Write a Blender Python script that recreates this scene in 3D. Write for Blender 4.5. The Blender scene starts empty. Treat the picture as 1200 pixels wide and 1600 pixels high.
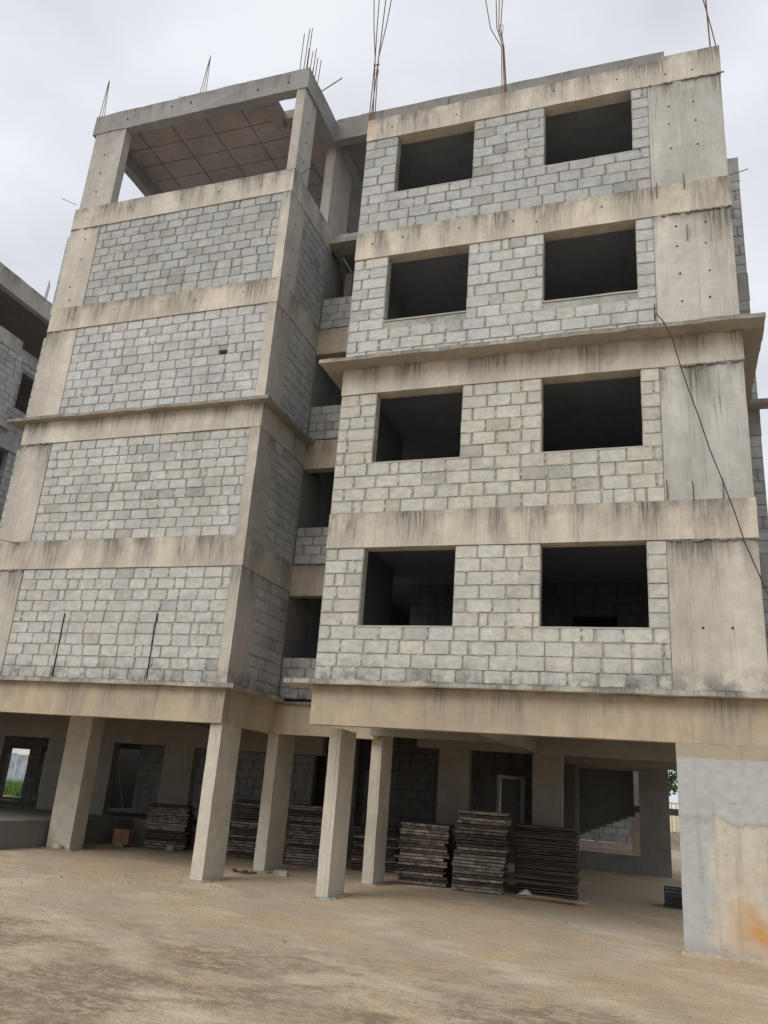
import bpy, math, random
from mathutils import Vector, Matrix, noise

random.seed(7)
S = bpy.context.scene
COL = S.collection
R = random.uniform

# ------------------------------------------------------------------ camera
CAM = Vector((5.602, -12.633, 1.802)); YAW, PIT, ROL = map(math.radians, (-19.9007, 18.7544, 4.3354)); FPX = 1261.41
fwd = Vector((math.sin(YAW)*math.cos(PIT), math.cos(YAW)*math.cos(PIT), math.sin(PIT)))
r0 = Vector((math.cos(YAW), -math.sin(YAW), 0)); u0 = r0.cross(fwd)
rt = r0*math.cos(ROL) + u0*math.sin(ROL); up = -r0*math.sin(ROL) + u0*math.cos(ROL)
cd = bpy.data.cameras.new('camera'); cam = bpy.data.objects.new('camera', cd); COL.objects.link(cam)
cam.matrix_world = Matrix(((rt.x, up.x, -fwd.x, CAM.x), (rt.y, up.y, -fwd.y, CAM.y), (rt.z, up.z, -fwd.z, CAM.z), (0, 0, 0, 1)))
cd.sensor_fit = 'HORIZONTAL'; cd.sensor_width = 36; cd.lens = FPX/1200*36; cd.clip_start = .05; cd.clip_end = 3000
S.camera = cam

def px(p):
    d = Vector(p)-CAM; z = d.dot(fwd)
    if z < .1: return None
    return 600+FPX*d.dot(rt)/z, 800-FPX*d.dot(up)/z

# ------------------------------------------------------------------ world, sun, exposure
SUN_EL, SUN_AZ = math.radians(42), math.radians(203)      # azimuth clockwise from +Y: light comes from the front left
W = bpy.data.worlds.new('World'); S.world = W; W.use_nodes = True
nt = W.node_tree; nt.nodes.clear()
def N(nt, t, **k):
    n = nt.nodes.new(t)
    for a, b in k.items(): setattr(n, a, b)
    return n
sky = N(nt, 'ShaderNodeTexSky', sky_type='NISHITA', sun_disc=False, sun_elevation=SUN_EL, sun_rotation=SUN_AZ, dust_density=3.0)
tc = N(nt, 'ShaderNodeTexCoord'); mp = N(nt, 'ShaderNodeMapping'); mp.inputs['Scale'].default_value = (1, 1, 2.2)
nz = N(nt, 'ShaderNodeTexNoise'); nz.inputs['Scale'].default_value = 2.3; nz.inputs['Detail'].default_value = 5; nz.inputs['Roughness'].default_value = .45
cr = N(nt, 'ShaderNodeValToRGB'); cr.color_ramp.elements[0].position = .36; cr.color_ramp.elements[1].position = .62
cr.color_ramp.elements[0].color = (5.15, 5.35, 5.8, 1); cr.color_ramp.elements[1].color = (7.5, 7.65, 8.05, 1)
mx = N(nt, 'ShaderNodeMixRGB'); mx.inputs[0].default_value = .93
bg = N(nt, 'ShaderNodeBackground'); bg.inputs['Strength'].default_value = .1
wo = N(nt, 'ShaderNodeOutputWorld')
L = nt.links.new
L(tc.outputs['Generated'], mp.inputs[0]); L(mp.outputs[0], nz.inputs['Vector']); L(nz.outputs['Fac'], cr.inputs[0])
L(sky.outputs[0], mx.inputs[1]); L(cr.outputs[0], mx.inputs[2]); L(mx.outputs[0], bg.inputs[0]); L(bg.outputs[0], wo.inputs[0])
sd = bpy.data.lights.new('sun', 'SUN'); sd.energy = 1.5; sd.angle = math.radians(35); sd.color = (1, .95, .88)
so = bpy.data.objects.new('sun', sd); COL.objects.link(so)
sdir = Vector((math.sin(SUN_AZ)*math.cos(SUN_EL), math.cos(SUN_AZ)*math.cos(SUN_EL), math.sin(SUN_EL)))
so.rotation_euler = sdir.to_track_quat('Z', 'Y').to_euler()
S.view_settings.view_transform = 'Standard'; S.view_settings.look = 'None'; S.view_settings.gamma = 1
S.view_settings.use_curve_mapping = False; S.view_settings.exposure = 0.3

# ------------------------------------------------------------------ materials
class M:
    def __init__(s, name, rough=.9):
        s.m = bpy.data.materials.new(name); s.m.use_nodes = True; s.t = s.m.node_tree; s.b = s.t.nodes['Principled BSDF']
        s.b.inputs['Roughness'].default_value = rough; s.b.inputs['Specular IOR Level'].default_value = .2
    def n(s, t, **k): return N(s.t, t, **k)
    def l(s, a, b): s.t.links.new(a, b)
    def pos(s): return s.n('ShaderNodeNewGeometry').outputs['Position']
    def uv(s): return s.n('ShaderNodeTexCoord').outputs['UV']
    def map(s, v, sc, loc=(0, 0, 0), rot=(0, 0, 0)):
        m = s.n('ShaderNodeMapping'); m.inputs['Scale'].default_value = sc; m.inputs['Location'].default_value = loc; m.inputs['Rotation'].default_value = rot
        s.l(v, m.inputs[0]); return m.outputs[0]
    def noise(s, v, sc, det=4, ro=.55, dist=0):
        n = s.n('ShaderNodeTexNoise'); n.inputs['Scale'].default_value = sc; n.inputs['Detail'].default_value = det
        n.inputs['Roughness'].default_value = ro; n.inputs['Distortion'].default_value = dist; s.l(v, n.inputs['Vector']); return n.outputs['Fac']
    def rng(s, v, a, b, c=0, d=1):
        n = s.n('ShaderNodeMapRange'); n.inputs[1].default_value = a; n.inputs[2].default_value = b; n.inputs[3].default_value = c; n.inputs[4].default_value = d
        s.l(v, n.inputs[0]); return n.outputs[0]
    def mul(s, a, b, op='MULTIPLY'):
        n = s.n('ShaderNodeMath', operation=op)
        for i, q in enumerate((a, b)):
            if isinstance(q, (int, float)): n.inputs[i].default_value = q
            else: s.l(q, n.inputs[i])
        return n.outputs[0]
    def mix(s, f, a, b, mode='MIX'):
        n = s.n('ShaderNodeMixRGB', blend_type=mode)
        for i, q in enumerate((f, a, b)):
            if isinstance(q, (int, float)): n.inputs[i].default_value = q
            elif isinstance(q, tuple): n.inputs[i].default_value = (*q, 1)
            else: s.l(q, n.inputs[i])
        return n.outputs[0]
    def attr(s, name='Col'):
        a = s.n('ShaderNodeAttribute'); a.attribute_name = name; return a
    def sep(s, v):
        n = s.n('ShaderNodeSeparateXYZ'); s.l(v, n.inputs[0]); return n.outputs
    def bump(s, h, st=.3, d=.02):
        n = s.n('ShaderNodeBump'); n.inputs['Strength'].default_value = st; n.inputs['Distance'].default_value = d; s.l(h, n.inputs['Height']); s.l(n.outputs[0], s.b.inputs['Normal'])
    def col(s, c):
        if isinstance(c, tuple): s.b.inputs['Base Color'].default_value = (*c, 1)
        else: s.l(c, s.b.inputs['Base Color'])
        return s.m

def mat_concrete():
    k = M('weathered_concrete'); a = k.attr(); P = k.pos(); uv = k.uv(); sx = k.sep(uv)
    big = k.noise(P, .7, 5, .6); mid = k.noise(P, 4, 5, .65); fine = k.noise(P, 38, 4, .7)
    c = k.mix(1, a.outputs['Color'], k.mix(k.rng(big, .3, .7), (.8, .79, .78), (1.1, 1.09, 1.06)), 'MULTIPLY')
    c = k.mix(1, c, k.mix(k.rng(mid, .3, .7), (.86, .86, .87), (1.1, 1.09, 1.07)), 'MULTIPLY')
    # pale wash and pinkish cement patches
    c = k.mix(k.mul(k.rng(k.noise(P, 1.7, 6, .6, 1.5), .52, .7), .4), c, k.mix(1, a.outputs['Color'], (1.12, 1.08, 1.04), 'MULTIPLY'))
    # shutter panel joints
    px_ = k.mul(k.mul(sx[0], .82), 1.0); fr = k.mul(px_, 1.0, 'FRACT'); ln = k.rng(k.mul(k.mul(fr, .5, 'SUBTRACT'), 0, 'ABSOLUTE'), .0, .012, 1, 0)
    c = k.mix(k.mul(ln, k.rng(mid, .42, .6, .05, .6)), c, (.13, .115, .1))
    # washed grey zones and thin dark drips running down from the top edge
    zone = k.rng(k.noise(k.map(uv, (1.25, .3, 1), (3, 0, 0)), 1, 4, .55), .40, .55)
    fineV = k.noise(k.map(uv, (24, 1.3, 1)), 1, 5, .7, .2)
    st2 = k.noise(k.map(uv, (26, .9, 1), (7, 3, 0)), 1, 5, .7, .15)
    reach = k.rng(sx[1], 0, .8, 1, .3); reach2 = k.rng(sx[1], .1, 2.3, 1, .1)
    patch = k.mul(k.mul(zone, k.rng(fineV, .3, .65, .35, 1)), k.mul(reach, a.outputs['Alpha']))
    c = k.mix(k.mul(k.mul(patch, .95), 1, 'MINIMUM'), c, (.225, .215, .19))
    core_ = k.mul(k.mul(k.rng(zone, .75, 1), k.rng(fineV, .45, .62)), k.mul(k.rng(sx[1], 0, .5, 1, .05), a.outputs['Alpha']))
    c = k.mix(k.mul(core_, .85), c, (.09, .085, .075))
    dr = k.mul(k.mul(k.rng(st2, .57, .63), k.rng(k.noise(k.map(uv, (2.2, .2, 1), (8, 0, 0)), 1, 3, .5), .44, .6, .05, 1)), k.mul(reach2, a.outputs['Alpha']))
    c = k.mix(k.mul(k.mul(dr, .6), 1, 'MINIMUM'), c, (.17, .155, .13))
    for rx, wd in ((.05, .10), (2.9, .035)):
        w3 = k.sep(P); rm = k.mul(k.mul(k.rng(k.mul(k.mul(w3[0], rx, 'SUBTRACT'), 0, 'ABSOLUTE'), wd*.5, wd*1.6, 1, 0), k.mul(k.rng(w3[2], 14.7, 15.3), k.rng(w3[1], .3, .2))), k.rng(fineV, .3, .6, .3, 1))
        c = k.mix(k.mul(rm, .7), c, (.40, .23, .10))
    zz = k.sep(P)[2]; splash = k.mul(k.mul(k.rng(zz, 3.43, 3.85, 1, 0), k.rng(zz, 3.40, 3.41)), k.rng(k.noise(P, 2.6, 6, .75), .42, .58))
    c = k.mix(k.mul(splash, .8), c, (.10, .098, .085))
    # soft grime hugging the upper edge, broken up
    eg = k.mul(k.mul(k.rng(sx[1], 0, .2, 1, 0), k.rng(k.noise(P, 2.6, 6, .7), .45, .66)), a.outputs['Alpha'])
    c = k.mix(k.mul(eg, .7), c, (.09, .087, .08))
    # lime streaks
    ls = k.mul(k.rng(k.noise(k.map(uv, (11, .4, 1), (9, 1, 0)), 1, 3, .6), .61, .7), k.rng(big, .4, .6))
    c = k.mix(k.mul(ls, .4), c, k.mix(1, a.outputs['Color'], (1.3, 1.32, 1.36), 'MULTIPLY'))
    # pits
    vo = k.n('ShaderNodeTexVoronoi'); vo.inputs['Scale'].default_value = 26; k.l(P, vo.inputs['Vector'])
    pit = k.mul(k.rng(vo.outputs['Distance'], .06, .13, 1, 0), k.rng(mid, .5, .62))
    c = k.mix(k.mul(pit, .5), c, (.13, .12, .105))
    c = k.mix(k.rng(fine, .3, .75, 0, .2), c, (.16, .15, .135))
    k.bump(k.mul(k.mul(fine, .5), k.mul(mid, k.mul(pit, -.5), 'ADD'), 'ADD'), .45, .012)
    return k.col(c)

def mat_block():
    k = M('concrete_block'); a = k.attr(); P = k.pos()
    big = k.noise(P, .9, 4, .6); mid = k.noise(P, 7, 5, .7); fine = k.noise(P, 70, 3, .7)
    c = k.mix(1, a.outputs['Color'], k.mix(k.rng(mid, .3, .7), (.8, .8, .81), (1.14, 1.14, 1.12)), 'MULTIPLY')
    c = k.mix(1, c, k.mix(k.rng(big, .33, .67), (.88, .87, .85), (1.07, 1.07, 1.07)), 'MULTIPLY')
    # smeared mortar films, in horizontal licks
    sm = k.noise(k.map(P, (2.2, 2.2, 5.5)), 1.6, 6, .7, .6)
    c = k.mix(k.mul(k.rng(sm, .54, .62), .7), c, k.mix(1, a.outputs['Color'], (.74, .73, .71), 'MULTIPLY'))
    sm2 = k.noise(k.map(P, (4, 4, 9), (5, 1, 2)), 1.3, 5, .7, .4)
    c = k.mix(k.mul(k.rng(sm2, .57, .66), .5), c, k.mix(1, a.outputs['Color'], (1.18, 1.18, 1.18), 'MULTIPLY'))
    c = k.mix(k.rng(fine, .2, .8, .28, 0), c, (.2, .2, .19))
    # black mould in the wet course over the slab
    z = k.sep(P)[2]
    wet = k.mul(k.mul(k.rng(z, 3.42, 3.85, 1, 0), k.rng(z, 3.40, 3.41)), k.rng(k.noise(P, 3.2, 6, .75), .43, .6))
    c = k.mix(k.mul(wet, .75), c, (.07, .068, .06))
    gr = k.mul(k.rng(k.noise(k.map(P, (1, 1, .5), (3, 8, 1)), 1.3, 6, .7), .54, .70), .5)
    c = k.mix(gr, c, k.mix(1, a.outputs['Color'], (.5, .49, .47), 'MULTIPLY'))
    k.bump(k.mul(k.mul(fine, .5), mid, 'ADD'), .6, .012)
    return k.col(c)

def mat_mortar():
    k = M('mortar', .95); P = k.pos(); a = k.attr()
    n = k.noise(P, 9, 5, .7); c = k.mix(1, a.outputs['Color'], k.mix(k.rng(n, .3, .7), (.68, .67, .64), (1.05, 1.03, .98)), 'MULTIPLY')
    c = k.mix(k.rng(k.noise(P, 1.1, 4, .6), .45, .62, 0, .6), c, k.mix(1, a.outputs['Color'], (.4, .39, .37), 'MULTIPLY'))
    sm = k.noise(k.map(P, (2.2, 2.2, 5.5)), 1.6, 6, .7, .6); c = k.mix(k.mul(k.rng(sm, .54, .62), .85), c, a.outputs['Color'])
    k.bump(k.noise(P, 60, 4, .7), .7, .02); return k.col(c)

def mat_ground():
    k = M('dusty_ground', .95); P = k.pos(); xyz = k.sep(P)
    b = k.noise(k.map(P, (.8, 1.5, 1), rot=(0, 0, .2)), 1, 7, .7, .5)
    f = k.noise(k.map(P, (.7, 1, 1)), 13, 6, .78); ff = k.noise(P, 38, 5, .8); m = k.noise(k.map(P, (1, 1.6, 1), rot=(0, 0, .15)), 2.6, 7, .75, .3)
    c = k.mix(k.rng(b, .3, .7), (.54, .425, .285), (.70, .57, .40))
    c = k.mix(k.mul(k.rng(k.noise(P, .45, 6, .65, .6), .46, .6), .6), c, (.60, .40, .24))
    # dark damp crust, blotchy and speckled, on the left of the foreground
    big = k.noise(k.map(P, (.55, .9, 1), (4, 1, 0), (0, 0, .2)), 1, 5, .6, .6)
    reg = k.mul(k.rng(xyz[0], 4.6, 6.0, 1, 0), k.rng(xyz[1], -2.2, -4.2))
    zone = k.mul(k.rng(big, .43, .58), reg)
    crust = k.mul(zone, k.rng(k.mul(k.mul(f, .62), k.mul(m, .38), 'ADD'), .455, .515, .12, 1))
    c = k.mix(k.mul(crust, .9), c, (.22, .18, .125))
    pale = k.mul(reg, k.mul(k.rng(big, .5, .4), k.rng(f, .4, .6))); c = k.mix(k.mul(pale, .6), c, (.74, .64, .47))
    sp = k.mul(k.rng(m, .5, .62), k.mul(k.rng(f, .45, .6), reg)); c = k.mix(k.mul(sp, .75), c, (.25, .195, .13))
    # grey concrete showing where traffic swept the dust off
    gp = k.mul(k.rng(k.noise(k.map(P, (.4, .9, 1), (2, 2, 0), (0, 0, .2)), 1, 6, .65), .48, .62), k.rng(xyz[1], -4.5, -2))
    c = k.mix(k.mul(gp, .7), c, (.50, .46, .39))
    # wheel and drag marks
    for sc, lo, rz, col_, am in ((.42, (0, 0, 0), -.22, (.82, .70, .52), .6), (.6, (3, 1, 0), -.12, (.38, .32, .245), .5)):
        w = k.n('ShaderNodeTexWave'); w.inputs['Scale'].default_value = sc; w.inputs['Distortion'].default_value = 7; w.inputs['Detail'].default_value = 5; w.inputs['Detail Scale'].default_value = .6; w.inputs['Detail Roughness'].default_value = .65
        k.l(k.map(P, (.22, 1, 1), lo, (0, 0, rz)), w.inputs['Vector'])
        c = k.mix(k.mul(k.mul(k.rng(w.outputs['Fac'], .7, .98), k.rng(b, .42, .6, .05, 1)), am), c, col_)
    c = k.mix(k.mul(k.rng(ff, .56, .44), k.rng(m, .35, .6, .2, .65)), c, (.27, .22, .155)); c = k.mix(k.mul(k.rng(ff, .55, .7), k.rng(f, .4, .6, .2, .6)), c, (.86, .76, .6))
    k.bump(k.mul(k.mul(ff, .5), k.mul(k.mul(f, 1.2), k.mul(b, 1.5), 'ADD'), 'ADD'), .9, .035)
    return k.col(c)

def mat_pier():
    k = M('plastered_pier'); P = k.pos(); x, y, z = k.sep(P); n = k.noise(P, 1.4, 6, .6, .5); m = k.noise(P, 6, 6, .7); f = k.noise(P, 45, 4, .7)
    lime = k.mix(k.rng(m, .3, .7), (.43, .40, .33), (.57, .53, .44))
    grey = k.mix(k.rng(m, .3, .7), (.35, .355, .345), (.46, .465, .455))
    zt = k.mul(z, k.mul(k.mul(n, .5, 'SUBTRACT'), .9), 'ADD'); xl = k.mul(x, k.mul(k.mul(k.noise(k.map(P, (1, 1, 1.3), (4, 0, 0)), 1.2, 5, .6), .5, 'SUBTRACT'), .8), 'ADD')
    g = k.mul(k.rng(zt, 1.63, 1.69), k.rng(xl, 6.13, 6.07), 'MAXIMUM')
    c = k.mix(k.mul(g, k.rng(m, .25, .5, .75, 1)), lime, grey)
    c = k.mix(k.mul(k.rng(k.mul(z, k.mul(m, .12), 'ADD'), 2.54, 2.58), 1), c, (.36, .31, .235))
    edge = k.mul(k.rng(zt, 1.6, 1.66), k.rng(zt, 1.66, 1.72, 1, 0))
    c = k.mix(k.mul(edge, .25), c, (.12, .11, .1))
    rust = k.mul(k.mul(k.rng(x, 6.15, 6.6), k.mul(k.rng(z, 1.2, .5), k.rng(z, .05, .3, .4, 1))), k.rng(n, .32, .58))
    c = k.mix(k.mul(rust, .95), c, (.5, .27, .09))
    foot = k.mul(k.rng(z, .22, 0), k.rng(m, .35, .6)); c = k.mix(k.mul(foot, .6), c, (.2, .16, .11))
    c = k.mix(k.mul(k.rng(k.noise(k.map(P, (3, 3, 8)), 1, 5, .75), .58, .7), .5), c, (.13, .125, .12))
    st = k.noise(k.map(P, (9, 9, .5)), 1, 4, .6); c = k.mix(k.mul(k.rng(st, .55, .68), .3), c, (.2, .19, .17))
    k.bump(k.mul(k.mul(f, .4), k.mul(m, k.mul(g, .6), 'ADD'), 'ADD'), .5, .012); return k.col(c)

def mat_plain(name, c1, c2, sc=8, rough=.85, metal=0, bump=.3, stretch=(1, 1, 1)):
    k = M(name, rough); tcd = k.n('ShaderNodeTexCoord').outputs['Object']; oi = k.n('ShaderNodeObjectInfo')
    v = k.n('ShaderNodeVectorMath', operation='ADD'); k.l(k.map(tcd, stretch), v.inputs[0])
    cmb = k.n('ShaderNodeCombineXYZ'); r_ = k.mul(oi.outputs['Random'], 37.); k.l(r_, cmb.inputs[0]); k.l(r_, cmb.inputs[1]); k.l(cmb.outputs[0], v.inputs[1])
    n = k.noise(v.outputs[0], sc, 5, .65); c = k.mix(k.rng(n, .35, .65), c1, c2)
    c = k.mix(1, c, k.mix(oi.outputs['Random'], (.75, .75, .75), (1.2, 1.2, 1.2)), 'MULTIPLY')
    k.b.inputs['Metallic'].default_value = metal; k.bump(n, bump, .01); return k.col(c)

MC = mat_concrete(); MB_ = mat_block(); MM = mat_mortar(); MG = mat_ground(); MP = mat_pier()
M_HOLE = mat_plain('hole_shade', (.02, .02, .02), (.035, .03, .03))
M_REBAR = mat_plain('rusty_rebar', (.09, .06, .045), (.2, .13, .09), 30, .7, .4)
M_CABLE = mat_plain('black_cable', (.02, .02, .022), (.04, .04, .042), 20, .5)
M_PLATE = mat_plain('rusty_steel', (.05, .036, .03), (.15, .115, .09), 9, .8, .15, .5)
M_PLATE2 = mat_plain('cement_caked_steel', (.085, .065, .052), (.36, .33, .29), 6, .85, .1, .5)
M_TEAL = mat_plain('teal_painted_steel', (.04, .075, .07), (.12, .19, .17), 8, .7, .1, .4)
M_PLY = mat_plain('old_plywood', (.045, .035, .03), (.13, .10, .08), 6, .9, 0, .4, (.3, 1, 3))
M_WOOD = mat_plain('raw_wood', (.22, .16, .11), (.4, .31, .22), 6, .9, 0, .4, (.3, 3, 3))
M_BOX = mat_plain('brown_crate', (.2, .12, .08), (.3, .19, .13), 5)
M_STONE = mat_plain('rubble_stone', (.26, .22, .17), (.52, .45, .35), 3, .95, 0, .6)
M_PLASTIC = mat_plain('white_plastic', (.3, .3, .3), (.45, .45, .45), 5, .5)
M_DARKP = mat_plain('dark_plastic', (.03, .033, .035), (.06, .065, .07), 8, .6)
M_ALU = mat_plain('dull_aluminium', (.35, .36, .37), (.5, .51, .52), 8, .5, .5)
M_GRASS = mat_plain('grass_blade', (.06, .13, .03), (.14, .24, .06), 4)
M_LEAF = mat_plain('tree_leaf', (.04, .075, .03), (.085, .13, .05), 3)
M_BARK = mat_plain('tree_bark', (.09, .07, .05), (.17, .13, .1), 8)
M_REDSOIL = mat_plain('red_soil', (.36, .16, .085), (.46, .26, .15), 5, .95, 0, .6)
M_WHITE = mat_plain('white_paint', (.66, .66, .63), (.78, .78, .76), 2)
M_BLUE = mat_plain('blue_grey_sheet', (.16, .2, .25), (.34, .38, .42), 2, .6)
M_YEL = mat_plain('yellow_railing', (.4, .36, .16), (.55, .5, .26), 4)
M_GLASS = mat_plain('dark_window_glass', (.05, .07, .09), (.08, .1, .12), 2, .15)

# ------------------------------------------------------------------ mesh helpers
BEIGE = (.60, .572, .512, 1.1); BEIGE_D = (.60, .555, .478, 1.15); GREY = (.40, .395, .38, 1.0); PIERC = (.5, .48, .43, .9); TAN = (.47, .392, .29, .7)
DARKC = (.25, .25, .25, 1.0); INT = (.42, .455, .51, .2); INTG = (.13, .125, .115, .2); COLM = (.56, .53, .455, .35); COLI = (.25, .235, .205, .35)  # INT blued for window haze; INTG, COLI darkened to paint in stilt-floor shade

class MB:
    def __init__(s): s.v = []; s.f = []; s.uv = []; s.c = []; s.mi = []
    def quad(s, pts, uvs, c, mi=0):
        b = len(s.v); s.v += [tuple(p) for p in pts]; s.f.append(tuple(range(b, b+len(pts)))); s.uv += list(uvs); s.c += [c]*len(pts); s.mi.append(mi)
    def box(s, x0, x1, y0, y1, z0, z1, c=BEIGE, seg=.3, jit=.006, ztop=None, skip='', mi=0, off=None):
        """box cut into small quads with uneven faces; uv = (run, depth below top)"""
        zt = z1 if ztop is None else ztop; off = R(0, 50) if off is None else off
        def div(a, b): n = max(1, min(60, int(round((b-a)/seg)))); return [a+(b-a)*i/n for i in range(n+1)]
        X, Y, Z = div(x0, x1), div(y0, y1), div(z0, z1); ids = {}
        def vid(p):
            q = tuple(round(t, 4) for t in p)
            if q not in ids:
                w = Vector(q)
                if jit:
                    d = noise.noise_vector(w*2.3)*jit + noise.noise_vector(w*9.1)*jit*.6
                    w = w+d
                ids[q] = len(s.v); s.v.append(tuple(w))
            return ids[q]
        def grid(A, B, fn, uvf):
            for i in range(len(A)-1):
                for j in range(len(B)-1):
                    cs = [(A[i], B[j]), (A[i+1], B[j]), (A[i+1], B[j+1]), (A[i], B[j+1])]
                    s.f.append(tuple(vid(fn(a, b)) for a, b in cs)); s.uv += [uvf(a, b) for a, b in cs]; s.c += [c]*4; s.mi.append(mi)
        if 'f' not in skip: grid(X, Z, lambda a, b: (a, y0, b), lambda a, b: (a+off, zt-b))
        if 'b' not in skip: grid(X[::-1], Z, lambda a, b: (a, y1, b), lambda a, b: (a+off+9, zt-b))
        if 'r' not in skip: grid(Y, Z, lambda a, b: (x1, a, b), lambda a, b: (a+off+3, zt-b))
        if 'l' not in skip: grid(Y[::-1], Z, lambda a, b: (x0, a, b), lambda a, b: (a+off+6, zt-b))
        if 't' not in skip: grid(X, Y, lambda a, b: (a, b, z1), lambda a, b: (a+off, b+2))
        if 'd' not in skip: grid(X, Y[::-1], lambda a, b: (a, b, z0), lambda a, b: (a+off, b+2))
        return s
    def obox(s, c, ax, ay, az, col=BEIGE):
        """plain oriented box: centre and three half-axis vectors"""
        c, ax, ay, az = map(Vector, (c, ax, ay, az)); P = {}
        for i in (-1, 1):
            for j in (-1, 1):
                for k in (-1, 1): P[i, j, k] = c+ax*i+ay*j+az*k
        u = [(0, 0), (1, 0), (1, 1), (0, 1)]
        for q in [((-1,-1,-1),(1,-1,-1),(1,-1,1),(-1,-1,1)), ((1,1,-1),(-1,1,-1),(-1,1,1),(1,1,1)), ((1,-1,-1),(1,1,-1),(1,1,1),(1,-1,1)),
                  ((-1,1,-1),(-1,-1,-1),(-1,-1,1),(-1,1,1)), ((-1,-1,1),(1,-1,1),(1,1,1),(-1,1,1)), ((-1,1,-1),(1,1,-1),(1,-1,-1),(-1,-1,-1))]:
            s.quad([P[k] for k in q], u, col)
        return s
    def tube(s, pts, r, n=6, col=(.1, .1, .1, 1)):
        rings = []
        for i, p in enumerate(pts):
            a = Vector(pts[max(0, i-1)]); b = Vector(pts[min(len(pts)-1, i+1)]); d = (b-a).normalized()
            e = d.orthogonal().normalized() if i == 0 else (e-d*e.dot(d)).normalized()
            g = d.cross(e); rr = r[i] if isinstance(r, (list, tuple)) else r
            rings.append([Vector(p)+(e*math.cos(t)+g*math.sin(t))*rr for t in [2*math.pi*k/n for k in range(n)]])
        for i in range(len(rings)-1):
            for k in range(n):
                s.quad([rings[i][k], rings[i][(k+1) % n], rings[i+1][(k+1) % n], rings[i+1][k]], [(0, 0)]*4, col)
        s.quad(rings[-1], [(0, 0)]*n, col); s.quad(rings[0][::-1], [(0, 0)]*n, col)
        return s
    def data(s, name, mats, smooth=False):
        me = bpy.data.meshes.new(name); me.from_pydata(s.v, [], s.f)
        uvl = me.uv_layers.new(name='UVMap'); uvl.data.foreach_set('uv', [t for q in s.uv for t in q])
        ca = me.color_attributes.new('Col', 'FLOAT_COLOR', 'CORNER'); ca.data.foreach_set('color', [t for q in s.c for t in q])
        for m in (mats if isinstance(mats, list) else [mats]): me.materials.append(m)
        if any(s.mi): me.polygons.foreach_set('material_index', s.mi)
        if smooth: me.polygons.foreach_set('use_smooth', [True]*len(s.f))
        me.update(); return me
    def build(s, name, mats, parent=None, smooth=False, loc=None):
        if loc is not None: s.v = [(a-loc[0], b-loc[1], c-loc[2]) for a, b, c in s.v]
        o = bpy.data.objects.new(name, s.data(name, mats, smooth)); COL.objects.link(o)
        if parent: o.parent = parent
        if loc is not None: o.location = loc
        return o

def tag(o, label=None, cat=None, group=None, kind=None):
    if label: o['label'] = label
    if cat: o['category'] = cat
    if group: o['group'] = group
    if kind: o['kind'] = kind
    return o
def empty(name, loc, label, cat, group=None, rz=0):
    o = bpy.data.objects.new(name, None); o.location = loc; o.rotation_euler.z = rz; COL.objects.link(o); return tag(o, label, cat, group)
def place(name, me, loc, parent=None, rz=0, rx=0, ry=0):
    o = bpy.data.objects.new(name, me); o.location = loc; o.rotation_euler = (rx, ry, rz); COL.objects.link(o); o.parent = parent; return o

# ------------------------------------------------------------------ the setting: ground
def gz(x, y):
    if y > 5 and x > -20: return 0
    return .012*noise.noise(Vector((x*.5, y*.5, 0))) + .006*noise.noise(Vector((x*2.5, y*2.5, 3)))
g = MB(); xs = [-400, -120, -50, -25, -15]+[-12+i*.25 for i in range(97)]+[16, 30, 60, 150, 400]; ys = [-200, -60, -20]+[-12+i*.25 for i in range(77)]+[10, 16, 24, 40, 80, 200, 600]
for y in ys:
    for x in xs: g.v.append((x, y, gz(x, y) if abs(x) < 13 and abs(y) < 13 else 0))
nx = len(xs)
for j in range(len(ys)-1):
    for i in range(nx-1): g.f.append((j*nx+i, j*nx+i+1, (j+1)*nx+i+1, (j+1)*nx+i)); g.uv += [(0, 0)]*4; g.c += [(1, 1, 1, 1)]*4; g.mi.append(0)
tag(g.build('ground', MG, smooth=True), 'dusty tan yard with dark damp crust patches in front of the building', kind='structure')

# ------------------------------------------------------------------ the building
ZB0, ZS1 = 2.70, 3.42                      # bottom of the lowest beam, top of the first slab
T = [5.72, 8.73, 11.76, 14.76]             # undersides of the belts (tops of the window openings)
F = [3.42, 6.36, 9.40, 12.40, 15.40]       # floor levels, tops of the belts
YA, YR, XA, XAL = .97, 3.19, -2.20, -8.45
RZ0, RZ1 = 17.87, 18.49

bld = empty('apartment_building', (2, 4, 0), 'tall unfinished concrete and grey blockwork apartment building on stilts, open window holes and open terrace', 'building')
def P_(o):                                # child of the building, kept in world coordinates
    o.parent = bld; o.matrix_parent_inverse = Matrix.Translation((-2, -4, 0)); return o
def part(mb, name, mat=None, **k): return P_(mb.build(name, mat or MC, **k))

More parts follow.
